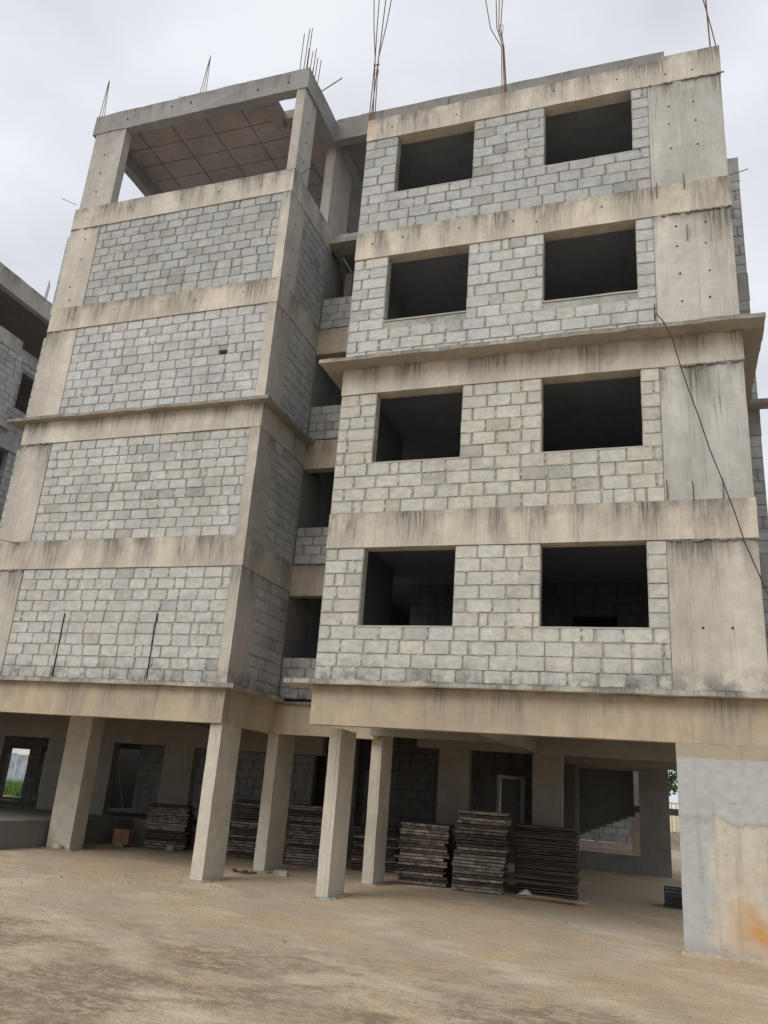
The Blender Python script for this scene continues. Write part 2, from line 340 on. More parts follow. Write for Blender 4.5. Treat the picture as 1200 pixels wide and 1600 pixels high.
SQ = []
BLOCKS = []      # (screen area, mesh builder args, parent)
def wall(x0, y0, ux, uy, L_, z0, z1, openings=(), th=.2, tint=(.33, .335, .325), par=None, ph=.23, pw=.43, vis=True, inner=False, vary=.065, name='block_wall'):
    """block wall: mortar core with blocks standing proud of it on the outer face.
    origin (x0,y0), run direction (ux,uy); outer face looks to (uy,-ux)."""
    U = Vector((ux, uy, 0)); NN = Vector((uy, -ux, 0)); O = Vector((x0, y0, 0))
    def W_(u, n, z): return O+U*u+NN*n+Vector((0, 0, z))
    core = MB(); us = sorted({0, L_, *[o[0] for o in openings], *[o[1] for o in openings]}); zs = sorted({z0, z1, *[o[2] for o in openings], *[o[3] for o in openings]})
    for i in range(len(us)-1):
        for j in range(len(zs)-1):
            cu, cz = (us[i]+us[i+1])/2, (zs[j]+zs[j+1])/2
            if any(o[0] < cu < o[1] and o[2] < cz < o[3] for o in openings): continue
            a = W_(us[i], -.014, 0); b = W_(us[i+1], -th, 0)
            core.box(min(a.x, b.x), max(a.x, b.x), min(a.y, b.y), max(a.y, b.y), zs[j], zs[j+1], (*[t*.8 for t in tint], .5), seg=50, jit=0)
    co = core.build(name, MM, par)
    if par is bld: P_(co)
    n = max(1, int(round((z1-z0)/ph))); h = (z1-z0)/n
    for r in range(n):
        za, zb = z0+r*h, z0+(r+1)*h; zc = (za+zb)/2
        segs = [(0, L_)]
        for o in openings:
            if o[2]-.06 < zc < o[3]+.02:
                ns = []
                for a, b in segs:
                    if o[1] <= a or o[0] >= b: ns.append((a, b)); continue
                    if o[0] > a: ns.append((a, o[0]))
                    if o[1] < b: ns.append((o[1], b))
                segs = ns
        for a, b in segs:
            if vis:
                uu = a+R(0, .3)
                while uu < b-.12:
                    ww = R(.04, .2); SQ.append((W_, uu, min(uu+ww, b-.01), za+R(-.006, .008), R(.006, .017), tint)); uu += ww+R(.02, .55)
            cuts = [a]; t = a+(pw*.5 if (r % 2) else pw)*R(.92, 1.06)
            if random.random() < .2: t = a+pw*R(.3, .9)
            while t < b-.1:
                cuts.append(t); t += pw*(R(.97, 1.03) if random.random() < .86 else R(.35, .8))
            cuts.append(b)
            for i in range(len(cuts)-1):
                c0, c1 = cuts[i], cuts[i+1]; jw = R(.003, .010) if random.random() < .75 else R(.010, .024)
                edge = any(abs(c0-o[1]) < .001 or abs(c1-o[0]) < .001 for o in openings if o[2] < zc < o[3])
                u0_ = c0+(jw if c0 > a else (R(-.004, .010) if edge else .004)); u1_ = c1-(jw if c1 < b else (R(-.004, .010) if edge else .004))
                raked = (r*7+int(z0*3)) % 5 == 0; v0, v1 = za+R(.001, .005)+(.004 if raked else 0), zb-R(.002, .007)
                for o in openings:
                    if o[0] < (u0_+u1_)/2 < o[1]:
                        if v0 < o[3] < v1 and zc > o[3]: v0 = o[3]+.002
                        if v0 < o[2] < v1 and zc < o[2]: v1 = o[2]-.002
                if v1-v0 < .05 or u1_-u0_ < .04: continue
                if vis and random.random() < .4 and c1 < b: SQ.append((W_, c1-R(.012, .03), c1+R(.012, .03), (v0+v1)/2+R(-.03, .03), R(.04, .1), tint))
                dep = (th-.01 if edge else .07); k = R(1-vary, 1+vary*.8); w = R(-.012, .012)
                if random.random() < .06: k *= .8
                col = (tint[0]*k+w, tint[1]*k, tint[2]*k-w, 1); pr_ = R(-.002, .007)
                hw, hh = (u1_-u0_)/2, (v1-v0)/2; C = W_((u0_+u1_)/2, 0, (v0+v1)/2)
                q = [px(W_(uu, 0, zz)) for uu, zz in ((u0_, v0), (u1_, v0), (u1_, v1), (u0_, v1))]
                ar = 0
                if vis and all(q) and NN.dot(CAM-C) > 0:
                    mxx = sum(t[0] for t in q)/4; myy = sum(t[1] for t in q)/4
                    if 0 < mxx < 1200 and 0 < myy < 1600: ar = abs(sum(q[m][0]*q[(m+1) % 4][1]-q[(m+1) % 4][0]*q[m][1] for m in range(4)))/2
                BLOCKS.append((ar, C, U, NN, hw, hh, dep, pr_, col, co))
    return co

def block_mesh(mb, C, U, NN, hw, hh, dep, pr_, col):
    """one block: rough front face with worn arrises, sides running back into the mortar"""
    Z = Vector((0, 0, 1)); j = .0035
    def ring(n, ins, jj):
        pts = []
        W2, H2 = hw-ins, hh-ins; c = .004+ins*.5
        for a, b in ((-W2+c, -H2), (0, -H2), (W2-c, -H2), (W2, 0), (W2-c, H2), (0, H2), (-W2+c, H2), (-W2, 0)):
            pts.append(C+U*(a+R(-jj, jj))+Z*(b+R(-jj, jj))+NN*(n+R(-jj, jj)*.4))
        return pts
    A = ring(-dep, 0, 0); B = ring(pr_-.006, 0, j); D = ring(pr_, R(.005, .009), j); E_ = ring(pr_+R(-.001, .001), R(.014, .034), .007)
    u4 = [(0, 0)]*4; dk = (col[0]*.8, col[1]*.8, col[2]*.78, 1); hm = R(.62, .98); hc = [(col[0]*hm*q_, col[1]*hm*q_, col[2]*hm*.97*q_, 1) for q_ in [R(.85, 1.15) for _ in range(8)]]
    for i in range(8):
        k = (i+1) % 8
        mb.quad([A[i], A[k], B[k], B[i]], u4, col); mb.quad([B[i], B[k], D[k], D[i]], u4, dk)
        b_ = len(mb.v); mb.v += [tuple(p) for p in (D[i], D[k], E_[k], E_[i])]; mb.f.append((b_, b_+1, b_+2, b_+3)); mb.uv += u4; mb.c += [hc[i], hc[k], col, col]; mb.mi.append(0)
    mb.quad(E_, [(0, 0)]*8, col)

def front(x0, x1, y, z0, z1, op=(), **k): return wall(x0, y, 1, 0, x1-x0, z0, z1, [(a-x0, b-x0, c, d) for a, b, c, d in op], par=bld, **k)
def sidep(x, y0, y1, z0, z1, op=(), **k): return wall(x, y0, 0, 1, y1-y0, z0, z1, [(a-y0, b-y0, c, d) for a, b, c, d in op], par=bld, **k)   # faces +x

def squeeze(root, items, name='mortar_squeeze'):
    m = MB()
    for W_, u0_, u1_, zc, h, t in items:
        n = 7; k = R(.72, 1.02); c = (t[0]*k, t[1]*k, t[2]*k*.96, 1); ring = []; uc, hw = (u0_+u1_)/2, (u1_-u0_)/2
        for i in range(n*2):
            a = 2*math.pi*i/(n*2); ca, sa = math.cos(a), math.sin(a); ring.append((uc+hw*(abs(ca)**.7)*(1 if ca > 0 else -1)*R(.75, 1.05), zc+h*(abs(sa)**.7)*(1 if sa > 0 else -1)*R(.5, 1.15)))
        lo = [W_(u, -.004, z) for u, z in ring]; hi = [W_(uc+(u-uc)*.7, R(.004, .009), zc+(z-zc)*.6) for u, z in ring]
        for i in range(n*2):
            j = (i+1) % (n*2); m.quad([lo[i], lo[j], hi[j], hi[i]], [(0, 0)]*4, c)
        m.quad(hi, [(0, 0)]*(n*2), c)
    o = m.build(name, MB_, root); o.matrix_parent_inverse = Matrix.Translation(-Vector(root.location)); o['kind'] = 'stuff'
# --- right wing (x 0..6.98, front at y 0)
WIN = [(.715, 2.345), (3.76, 5.395)]; SILL = [4.34, 7.32, 10.28, 13.31]
TB = [(.545, .54, .50), (.545, .535, .49), (.52, .53, .515), (.44, .455, .455)]
for i in range(4):
    t = T[i]; f = F[i]+(.0 if i != 2 else 0)
    front(0, 5.70, .012, f, t, [(a, b, SILL[i], t) for a, b in WIN], tint=TB[i])
    for a, b in WIN:    # cement sill bed
        part(MB().box(a-.03, b+.03, .008, .23, SILL[i]-.022, SILL[i]+.012, (.4, .395, .37, .1), seg=.15, jit=.004), 'window_sill')
for i in range(4):        # concrete pier at the right, storey by storey, with a ragged pour line
    c = [(.54, .515, .46, 1.6), (.51, .52, .50, 1.7), (.56, .55, .515, 1.5), (.50, .505, .49, 1.1)][i]
    part(MB().box(5.70, 6.98, .0, .25, F[i], T[i], c, seg=.2, jit=.005), 'concrete_pier')
for i in range(4):
    zt = F[i+1] if i < 3 else 15.40; c = BEIGE_D if i in (0, 2) else BEIGE
    if i < 3: part(MB().box(0, 7.0, -.012, .26, T[i], zt, c, seg=.2, jit=.006), 'floor_beam')
    else: part(MB().box(0, 5.98, -.012, .26, T[i], 15.32, c, seg=.2, jit=.008), 'roof_beam'); part(MB().box(5.981, 7.0, -.012, .26, T[i], 15.41, c, seg=.2, jit=.008), 'roof_beam')
    # uneven lip of concrete along the pour joint under each belt
    lip = MB()
    x = 5.72
    while x < 6.98:
        w = R(.03, .1)
        if random.random() < .75: lip.obox((x+w/2, -.016, T[i]+R(-.03, -.004)), (w/2, R(-.003, .003), R(-.008, .008)), (0, .012, 0), (0, 0, R(.005, .016)), (.28, .26, .23, 1))
        x += w
    part(lip, 'pour_joint')['kind'] = 'stuff'
part(MB().box(0, 7.0, -.0, .25, ZB0, 3.335, TAN, seg=.25, jit=.005), 'ground_beam')
part(MB().box(-.46, -.001, -.2, .4, 3.34, ZS1, (.52, .5, .45, 1), seg=.12, jit=.014), 'projecting_slab')
part(MB().box(0, 7.45, -.2, 3.0, 3.34, ZS1, (.52, .5, .45, 1), seg=.12, jit=.014), 'projecting_slab')
part(MB().box(-.36, 7.33, -.37, -.013, 9.27, 9.345, (.39, .36, .32, 1), seg=.1, jit=.02, off=3), 'sunshade_slab')
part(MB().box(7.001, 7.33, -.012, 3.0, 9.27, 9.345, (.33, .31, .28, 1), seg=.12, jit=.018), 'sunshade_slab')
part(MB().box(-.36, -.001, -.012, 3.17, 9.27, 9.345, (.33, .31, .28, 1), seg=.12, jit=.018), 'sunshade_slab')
part(MB().box(5.70, 7.15, .0, .25, -.3, ZB0, PIERC, seg=.2, jit=.01), 'concrete_pier', MP)
sk = MB(); x = 5.66
while x < 7.2:
    w = R(.05, .14); hh = R(.03, .07); sk.box(x, x+w, -R(.03, .07), .02, -.05, hh, (.52, .46, .37, 0), seg=.04, jit=.02); x += w*.8
part(sk, 'mortar_skirt')['kind'] = 'stuff'
sk = MB()
for cx0, cx1, cy0, cy1 in ((.02, .235, .88, 1.62), (-.07, .15, 3.36, 4.05), (-2.45, -2.2, 1.03, 1.78), (-2.45, -2.2, 3.45, 4.3), (-7.5, -6.87, 3.3, 3.75)):
    for q_ in range(46):
        side = random.random(); r_ = R(.015, .05)
        if side < .5: x, y = R(cx0-.05, cx1+.05), cy0-R(0, .05)
        else: x, y = cx1+R(0, .05), R(cy0-.05, cy1)
        sk.obox((x, y, r_*.1), (r_*1.6, R(-.01, .01), 0), (R(-.01, .01), r_*1.3, 0), (R(-.01, .01), R(-.01, .01), r_*.45), (.5*R(.7, 1.1), .43*R(.8, 1.05), .33, 1))
part(sk, 'mortar_skirt')['kind'] = 'stuff'
# floor slabs and dark rooms behind
INN = []
for i in range(5):
    z = F[i]
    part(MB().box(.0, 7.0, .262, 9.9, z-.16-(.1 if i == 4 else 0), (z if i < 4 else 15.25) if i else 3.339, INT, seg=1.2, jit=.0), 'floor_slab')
for i in range(4):
    IN_ = [(.2, .22, .26, .2), (.25, .28, .33, .2), (.36, .4, .47, .2), (.5, .55, .63, .2)][i]; TI = IN_[:3]  # room colours graded per floor: shade painted in below, bluish haze above
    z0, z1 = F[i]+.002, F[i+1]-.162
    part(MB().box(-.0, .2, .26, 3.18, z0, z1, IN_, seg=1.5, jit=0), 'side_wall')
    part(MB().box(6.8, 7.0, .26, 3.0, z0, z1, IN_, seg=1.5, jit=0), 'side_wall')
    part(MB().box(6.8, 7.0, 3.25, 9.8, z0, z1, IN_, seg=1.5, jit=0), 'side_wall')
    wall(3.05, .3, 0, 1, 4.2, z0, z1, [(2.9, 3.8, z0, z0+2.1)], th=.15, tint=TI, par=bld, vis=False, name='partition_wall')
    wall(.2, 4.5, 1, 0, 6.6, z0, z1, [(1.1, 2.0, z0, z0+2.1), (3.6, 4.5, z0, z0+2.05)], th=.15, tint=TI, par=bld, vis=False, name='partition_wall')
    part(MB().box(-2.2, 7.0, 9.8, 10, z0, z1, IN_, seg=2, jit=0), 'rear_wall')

# --- rear upper storey seen over the roof edge
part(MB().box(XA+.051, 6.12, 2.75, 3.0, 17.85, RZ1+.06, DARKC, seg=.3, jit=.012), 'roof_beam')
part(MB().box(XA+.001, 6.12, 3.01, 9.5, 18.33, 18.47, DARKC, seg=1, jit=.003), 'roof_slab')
part(MB().box(5.6, 6.1, 2.8, 3.0, 15.41, 17.84, GREY), 'column')
part(MB().box(0.3, .8, 4.2, 4.4, 15.41, 18.32, GREY), 'column')
front(.8, 5.6, 4.3, 15.41, 18.32, tint=(.2, .2, .2), vis=False)

# --- right rear return wing, stepping out beyond the right pier
RX = 7.52
for i in range(4):
    front(7.0, RX, 3.05, F[i], T[i], tint=(.4, .41, .42))
    part(MB().box(7.001, RX+.01, 3.04, 3.26, T[i]+.001, F[i+1]-.001 if i < 3 else 15.40, (.3, .3, .3, 1), seg=.25), 'floor_beam')
part(MB().box(7.0, 8.3, 2.72, 3.035, 9.27, 9.345, (.3, .3, .3, 1), seg=.16, jit=.014), 'sunshade_slab')

# --- left wing (front y .97, right corner x -2.20)
TA = [(.53, .53, .505), (.52, .52, .50), (.52, .53, .525), (.42, .435, .43)]
for i in range(4):
    f, t = F[i], T[i]
    op = []
    if i == 2: op = [(-3.5, -3.29, 10.58, 10.7)]
    front(-7.56, -2.431, YA+.018, f, t, op, tint=TA[i], ph=.225, pw=.42)
    c = [(.54, .51, .455, 1.2), (.52, .49, .445, 1.3), (.57, .545, .49, 1.1), (.57, .55, .50, .8)][i]
    part(MB().box(XAL, -7.56, YA, YA+.25, f, t, c, seg=.2), 'concrete_pier')
    part(MB().box(-2.43, XA, YA, YA+.75, f, t, (c[0]*1.05, c[1]*1.05, c[2]*1.04, .8), seg=.2), 'column')  # colour raised to stand in for fill light on the side
    part(MB().box(XAL-.0, XA+.01, YA-.012, YA+.26, t, F[i+1]-.001, BEIGE_D if i in (0, 2) else BEIGE, seg=.2, jit=.006), 'floor_beam')
    part(MB().box(XA-.22, XA+.011, YA+.262, YR+.25, t, F[i+1]-.001, (.58, .54, .47, .8), seg=.25, jit=.005), 'floor_beam')
    sidep(XA-.012, YA+.75, YR+.0, f, t, tint=tuple(q*1.04 for q in TA[i]), ph=.225, pw=.40)  # side blocks tinted lighter, fill light put into the colour
    front(XAL-.28, XAL, YA+.2, f, t, tint=(.45, .46, .45), ph=.225)
    part(MB().box(-2.43, XA-.002, YR, YR+1.1, f, t, (.32, .31, .29, .5), seg=.3), 'column')
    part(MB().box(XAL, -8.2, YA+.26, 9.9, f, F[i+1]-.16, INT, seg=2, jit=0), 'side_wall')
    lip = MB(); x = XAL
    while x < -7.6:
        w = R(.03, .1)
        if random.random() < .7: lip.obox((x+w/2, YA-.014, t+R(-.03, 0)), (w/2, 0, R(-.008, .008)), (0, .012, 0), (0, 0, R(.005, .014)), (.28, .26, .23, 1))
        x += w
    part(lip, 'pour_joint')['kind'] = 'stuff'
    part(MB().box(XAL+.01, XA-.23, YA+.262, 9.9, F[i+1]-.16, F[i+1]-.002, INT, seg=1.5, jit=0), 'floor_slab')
part(MB().box(XAL, -2.0, YA-.2, YR, 9.27, 9.34, (.36, .335, .29, 1), seg=.14, jit=.014), 'sunshade_slab')
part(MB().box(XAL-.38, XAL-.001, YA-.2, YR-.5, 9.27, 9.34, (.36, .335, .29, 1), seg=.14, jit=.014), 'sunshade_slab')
part(MB().box(XAL-.05, -1.98, YA-.13, YR-.12, 3.335, ZS1-.005, (.5, .48, .43, 1), seg=.12, jit=.01), 'projecting_slab')
part(MB().box(-2.19, -.0, YR-.07, YR+.009, 3.30, 3.36, (.36, .34, .31, 1), seg=.16, jit=.01), 'projecting_slab')
part(MB().box(XAL, XA+.0, YA, YA+.25, ZB0, 3.334, TAN, seg=.25, jit=.005), 'ground_beam')
part(MB().box(XA-.23, XA+.001, YA+.251, YR-.001, ZB0, 3.333, (.5, .42, .31, .3), seg=.25), 'ground_beam')
part(MB().box(XA-.23, 0.1, YR, YR+.25, ZB0-.01, 3.29, (.5, .42, .31, .3), seg=.25), 'ground_beam')
part(MB().box(XAL, XA-.24, YA+.262, 9.9, 3.2, 3.33, (.2, .19, .18, .3), seg=1.5, jit=0), 'floor_slab')
part(MB().box(XA-.239, -.01, YR+.262, 9.9, 3.2, 3.33, (.2, .19, .18, .3), seg=1.5, jit=0), 'floor_slab')

for i in range(4):
    part(MB().box(XAL, -2.21, 9.91, 10.1, F[i]-.15, F[i+1]-.15, INT, seg=3, jit=0), 'rear_wall')
    part(MB().box(-2.43, -2.25, YR+1.11, 9.9, F[i], F[i+1]-.161, INT, seg=2, jit=0), 'side_wall')
# terrace storey of the left wing
part(MB().box(-8.38, -7.42, YA+.02, YA+.27, 15.41, RZ0, (.45, .44, .42, .7), seg=.25), 'column')
part(MB().box(-2.43, XA-.0, YA+.02, YA+.72, 15.41, RZ0, (.48, .47, .44, .8), seg=.25), 'column')
part(MB().box(-2.45, XA-.0, YR-.2, YR+1.0, 15.0, RZ0, (.45, .43, .4, .6), seg=.25), 'column')
part(MB().box(-8.45, -8.2, 8.0, 8.75, 15.41, RZ0, GREY), 'column')
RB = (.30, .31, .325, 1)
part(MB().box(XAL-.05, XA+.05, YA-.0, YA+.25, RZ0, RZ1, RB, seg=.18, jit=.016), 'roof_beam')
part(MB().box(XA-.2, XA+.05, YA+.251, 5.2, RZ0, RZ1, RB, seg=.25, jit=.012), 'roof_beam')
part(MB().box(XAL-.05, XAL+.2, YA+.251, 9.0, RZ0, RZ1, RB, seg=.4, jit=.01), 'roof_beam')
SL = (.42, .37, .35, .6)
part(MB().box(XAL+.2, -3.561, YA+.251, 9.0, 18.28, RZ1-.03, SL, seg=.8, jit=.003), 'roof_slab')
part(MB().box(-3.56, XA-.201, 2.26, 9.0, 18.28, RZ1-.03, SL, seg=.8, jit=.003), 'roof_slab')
part(MB().box(-3.56, -3.36, YA+.251, 2.259, 18.02, RZ1-.02, (.33, .31, .29, .5), seg=.3, jit=.006), 'roof_beam')
part(MB().box(-3.359, XA-.201, 2.06, 2.259, 18.2, RZ1-.02, (.4, .38, .35, .3), seg=.3, jit=.006), 'roof_beam')
mk = MB()      # fins left by the gaps between shutter boards
for i in range(5): mk.box(-7.55+i*1.06, -7.53+i*1.06, YA+.3, 8.9, 18.265, 18.279, (.22, .2, .19, 0), seg=.5, jit=.006)
for j in range(9): mk.box(XAL+.25, -3.35, 1.5+j*.62, 1.515+j*.62, 18.268, 18.279, (.24, .215, .205, 0), seg=.5, jit=.006)
part(mk, 'shutter_mark')['kind'] = 'stuff'
part(MB().box(XAL, XA-.2, 9.0, 9.2, 17.87, RZ1, DARKC), 'roof_beam')

# --- link between the wings: parapets, belts, thin slab ledge
for i in range(4):
    z = F[i]
    front(XA+.012, .0, YR+.01, z+(0 if i != 0 else .0), z+.86, tint=(.42, .42, .4))
    zb = T[i]
    part(MB().box(XA+.011, -.001, YR, YR+.25, zb-.08, F[i+1]-.03, (.5, .43, .34, .9) if i < 3 else (.36, .33, .29, .5), seg=.25), 'floor_beam') if i < 3 else None
    part(MB().box(XA, -.001, YR+.26, 9.8, F[i+1]-.15, F[i+1]-.03, INT, seg=1.5, jit=0), 'floor_slab')
    part(MB().box(-1.2, -1.0, YR+1.8, 9, z, F[i+1]-.16, INT, seg=1.5, jit=0), 'partition_wall')
part(MB().box(XA+.002, .0, YR-.03, YR+.5, 14.9, 15.02, (.42, .39, .34, .3), seg=.2), 'landing_slab')
part(MB().box(-1.9, -1.7, YR+.6, YR+3.2, 13.6, 14.4, (.2, .19, .19, .2), seg=.4), 'stair_flight')

# --- tie holes: dark plugs whose colour stands in for the shaded recess
def hole(x, y, z, r=.017, ax='y'):
    d = Vector((0, 1, 0)) if ax == 'y' else Vector((-1, 0, 0)); p = Vector((x, y, z))
    m = MB().tube([p+d*.02, p], [r, r*R(.85, 1.1)], 8); part(m, 'tie_hole', M_HOLE)
for zf in (13.2, 13.75, 14.2, 14.95): 
    for xx in (6.05, 6.5): hole(xx+R(-.03, .03), -.022 if zf > 14.8 else -.008, zf+R(-.02, .02))
for zf in (9.95, 10.5, 11.05, 11.5):
    for xx in (6.1, 6.55): hole(xx+R(-.03, .03), -.009, zf+R(-.02, .02))
for zf in (4.35,): hole(6.15, -.009, zf); hole(6.55, -.009, zf)
for z_, xs_ in ((12.1, (.4, .95, 2.1, 3.1, 3.6, 4.9)), (15.05, (.65, 1.9, 3.9, 5.2))):
    for xx in xs_: hole(xx+R(-.1, .1), -.021, z_+R(-.08, .08), .016)
for z_, n in ((15.1, 5), (12.1, 5)):
    for i in range(n): hole(-7.9+i*1.25+R(-.2, .2), YA-.021, z_+R(-.08, .08), .016)
for z_ in (13, 13.8, 14.4, 12.6): hole(-8.0+R(-.1, .1), YA-.008, z_, .02); 
for z_ in (15.9, 16.5, 17.1): hole(-7.95, YA+.01, z_, .02); hole(XA+.008, YA+.38, z_, .02, 'x')
for z_ in (12.7, 13.4, 14.1): hole(XA+.008, YA+.38, z_, .02, 'x')
for i in (1, 3, 4, 7, 8): hole(-8.2+i*.68+R(-.12, .12), YA-.02, 18.17+R(-.06, .06), .022)

# --- ground-floor columns on a flat slab
def colm(x0, x1, y0, y1, z0=-.2, z1=ZB0, c=COLM): part(MB().box(x0, x1, y0, y1, z0, z1, c, seg=.22, jit=.009), 'column')
colm(.02, .235, .88, 1.62); colm(-.07, .15, 3.36, 4.05, z1=3.19)
colm(-2.45, XA-.004, 1.03, 1.78); colm(-2.45, XA-.004, YR+.26, 4.3, z1=3.19)
colm(-7.50, -6.87, 3.3, 3.75, z1=3.19)
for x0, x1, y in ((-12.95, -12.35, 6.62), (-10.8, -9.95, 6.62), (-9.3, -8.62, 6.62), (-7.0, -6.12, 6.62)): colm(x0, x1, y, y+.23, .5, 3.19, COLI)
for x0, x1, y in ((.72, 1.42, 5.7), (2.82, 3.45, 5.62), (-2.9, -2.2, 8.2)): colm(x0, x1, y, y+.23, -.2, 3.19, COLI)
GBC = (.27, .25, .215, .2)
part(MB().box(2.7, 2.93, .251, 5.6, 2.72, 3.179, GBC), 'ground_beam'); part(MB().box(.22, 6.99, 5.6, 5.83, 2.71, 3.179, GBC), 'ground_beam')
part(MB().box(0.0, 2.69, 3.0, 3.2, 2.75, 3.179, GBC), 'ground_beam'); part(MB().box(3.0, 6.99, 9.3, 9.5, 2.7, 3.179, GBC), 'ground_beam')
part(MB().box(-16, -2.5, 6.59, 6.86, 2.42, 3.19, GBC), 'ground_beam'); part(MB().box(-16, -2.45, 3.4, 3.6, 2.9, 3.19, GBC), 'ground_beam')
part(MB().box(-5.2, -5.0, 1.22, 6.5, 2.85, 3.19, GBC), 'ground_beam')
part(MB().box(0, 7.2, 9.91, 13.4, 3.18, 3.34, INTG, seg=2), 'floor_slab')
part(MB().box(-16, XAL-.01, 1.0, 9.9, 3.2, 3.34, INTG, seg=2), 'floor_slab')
# plinth
part(MB().box(-16, -7.62, 1.7, 6.59, -.2, .56, (.22, .215, .2, .8), seg=.4, jit=.01), 'plinth')
part(MB().box(-16, -4.6, 6.6, 14, -.2, .57, (.24, .23, .21, .8), seg=.4, jit=.01), 'plinth')
# back walls of the stilt floor; dark tints put its shade into the colour
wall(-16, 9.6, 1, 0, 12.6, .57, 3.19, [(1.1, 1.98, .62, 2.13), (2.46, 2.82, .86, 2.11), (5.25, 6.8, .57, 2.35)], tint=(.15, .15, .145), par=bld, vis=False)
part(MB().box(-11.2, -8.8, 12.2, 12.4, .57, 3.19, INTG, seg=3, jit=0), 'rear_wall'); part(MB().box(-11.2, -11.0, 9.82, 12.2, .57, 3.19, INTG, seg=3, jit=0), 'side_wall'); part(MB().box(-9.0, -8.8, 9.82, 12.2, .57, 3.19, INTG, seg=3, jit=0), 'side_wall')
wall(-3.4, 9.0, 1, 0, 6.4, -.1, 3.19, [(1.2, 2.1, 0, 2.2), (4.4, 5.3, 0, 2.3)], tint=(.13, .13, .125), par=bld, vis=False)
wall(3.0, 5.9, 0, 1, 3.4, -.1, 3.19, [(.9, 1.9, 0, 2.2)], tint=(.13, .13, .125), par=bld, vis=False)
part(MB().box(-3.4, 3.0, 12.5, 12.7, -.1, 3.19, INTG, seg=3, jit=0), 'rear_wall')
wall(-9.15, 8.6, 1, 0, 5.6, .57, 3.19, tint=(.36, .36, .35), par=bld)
# stair wall with a large opening and the flight behind it
sw = MB(); SC = (.27, .26, .235, .6)
sw.box(2.6, 3.05, 12.9, 13.1, -.1, 3.18, SC); sw.box(4.75, 5.56, 12.9, 13.1, -.1, 3.18, SC); sw.box(3.05, 4.75, 12.9, 13.1, -.1, .47, SC); sw.box(3.05, 4.75, 12.9, 13.1, 2.75, 3.18, SC)
part(sw, 'stair_wall')
fl = MB(); steps = 8
for i in range(steps):
    x = 2.9+i*.21; z = .9+i*.085
    fl.box(x, x+.212, 13.5, 14.6, z, z+.2, (.16, .16, .155, .5), seg=.6, jit=0)
part(fl, 'stair_flight')
up_ = MB()
for i in range(steps): up_.box(2.9+i*.21, 3.112+i*.21, 13.35, 13.49, 1.0+i*.085, 3.17, (.12, .125, .12, .6), seg=.5, jit=0, skip='lr')  # added dark panel standing in for the shaded open space above the flight
part(up_, 'stair_shade_panel')
part(MB().box(4.59, 6.2, 13.5, 14.6, 1.62, 1.8, (.2, .2, .19, .5)), 'stair_landing')
part(MB().box(4.42, 4.68, 15.2, 15.5, -.1, 3.18, (.5, .44, .36, .2)), 'column')
wall(-1, 17.0, 1, 0, 6.2, .62, 3.18, tint=(.42, .41, .38), par=bld)
for i in range(4): part(MB().box(-1, 5.2, 16.9-i*.3, 17.0-.001+(.19 if i == 0 else 0)-i*.3+.2, -.1, .6-i*.16, (.6, .5, .42, .2), seg=.6), 'step')
part(MB().box(2.4, 2.6, 13.1, 17, -.1, 3.18, INT, seg=2), 'side_wall')

# --- starter bars and loose rods
def bar(pts, r=.011): return part(MB().tube(pts, r, 5), 'rebar', M_REBAR)
for k in range(3): bar([(-8.52+R(-.12, .12)+k*.08, 1.05+k*.05, 18.3), (-8.50+k*.01, 1.1, 19.9)], .009)
for k in range(3): bar([(-5.36+k*.07, 1.05+k*.05, 18.3), (-5.27+k*.01, 1.1, 19.75+k*.08)], .009)
for k in range(9): bar([(-2.47+(k % 3)*.1, 1.05+(k//3)*.3, 18.3), (-2.45+(k % 3)*.1+R(-.03, .03), 1.05+(k//3)*.3+R(-.03, .03), 19.85-(k//3)*.2+R(-.2, .2))], .011)
for dx, tx, ty in ((-.04, -.28, .0), (0, .02, .1), (.05, -.1, .06), (.09, .32, -.06)):
    m = (-.06 if tx < .0 else .02)+.03
    bar([(dx+.02, .05, 14.9), (dx+.03, .04, 15.4), (m, .09, 17.2), (m+tx*.4, .1+ty*.3, 18.2), (m+tx*1.0, .1+ty, 20.4)], .012)
bar([(.02+.075*math.cos(t), .09+.05*math.sin(t), 17.0+.05*math.sin(t)) for t in [k*math.pi/5 for k in range(11)]], .007)
bar([(.03+.06*math.cos(t), .09+.05*math.sin(t), 16.8) for t in [k*math.pi/5 for k in range(11)]], .007)
for dx, tx in ((-.05, -.62), (0, -.24), (.05, -.12), (.03, .0)):
    bar([(2.93+dx, .1, 15.3), (2.86+dx*.5, .1, 16.7), (2.8+tx*.35, .1, 17.3), (2.86+tx, .1, 19.5)], .011)
bar([(2.81+.05*math.cos(t), .1, 17.2+.16*math.sin(t)) for t in [k*math.pi/6 for k in range(13)]], .006)
bar([(6.86, .1, 15.3), (6.83, .1, 17.6)], .014); bar([(6.98, .1, 15.3), (6.9, .1, 16.0), (6.68, .1, 17.6)], .011)
bar([(1.7, .15, 15.4), (1.72, .15, 15.62)], .01); bar([(1.74, .15, 15.4), (1.73, .15, 15.7)], .008)
bar([(-6.0, 1.1, 18.4), (-6.0, 1.1, 18.7)], .01)
bar([(-2.5, 1.9, 18.55), (-1.6, 1.7, 18.75)], .014)
for x, z in ((5.74, 6.43), (6.12, 6.4), (6.55, 6.42), (5.78, 12.2), (6.25, 12.3), (6.25, 11.2)): bar([(x, -.02, z-.06), (x+R(-.01, .01), -.05, z+.26)], .008)
for a, b in (((-8.4, .9, 15.5), (-8.75, .7, 15.62)), ((-7.8, .96, 6.3), (-8.2, .7, 6.34)), ((-2.2, 1.0, 6.36), (-1.95, .9, 6.42)), ((7.0, .0, 12.4), (7.3, -.06, 12.42)), ((-2.2, 1.3, 15.5), (-1.9, 1.2, 15.56))): bar([a, b], .008)
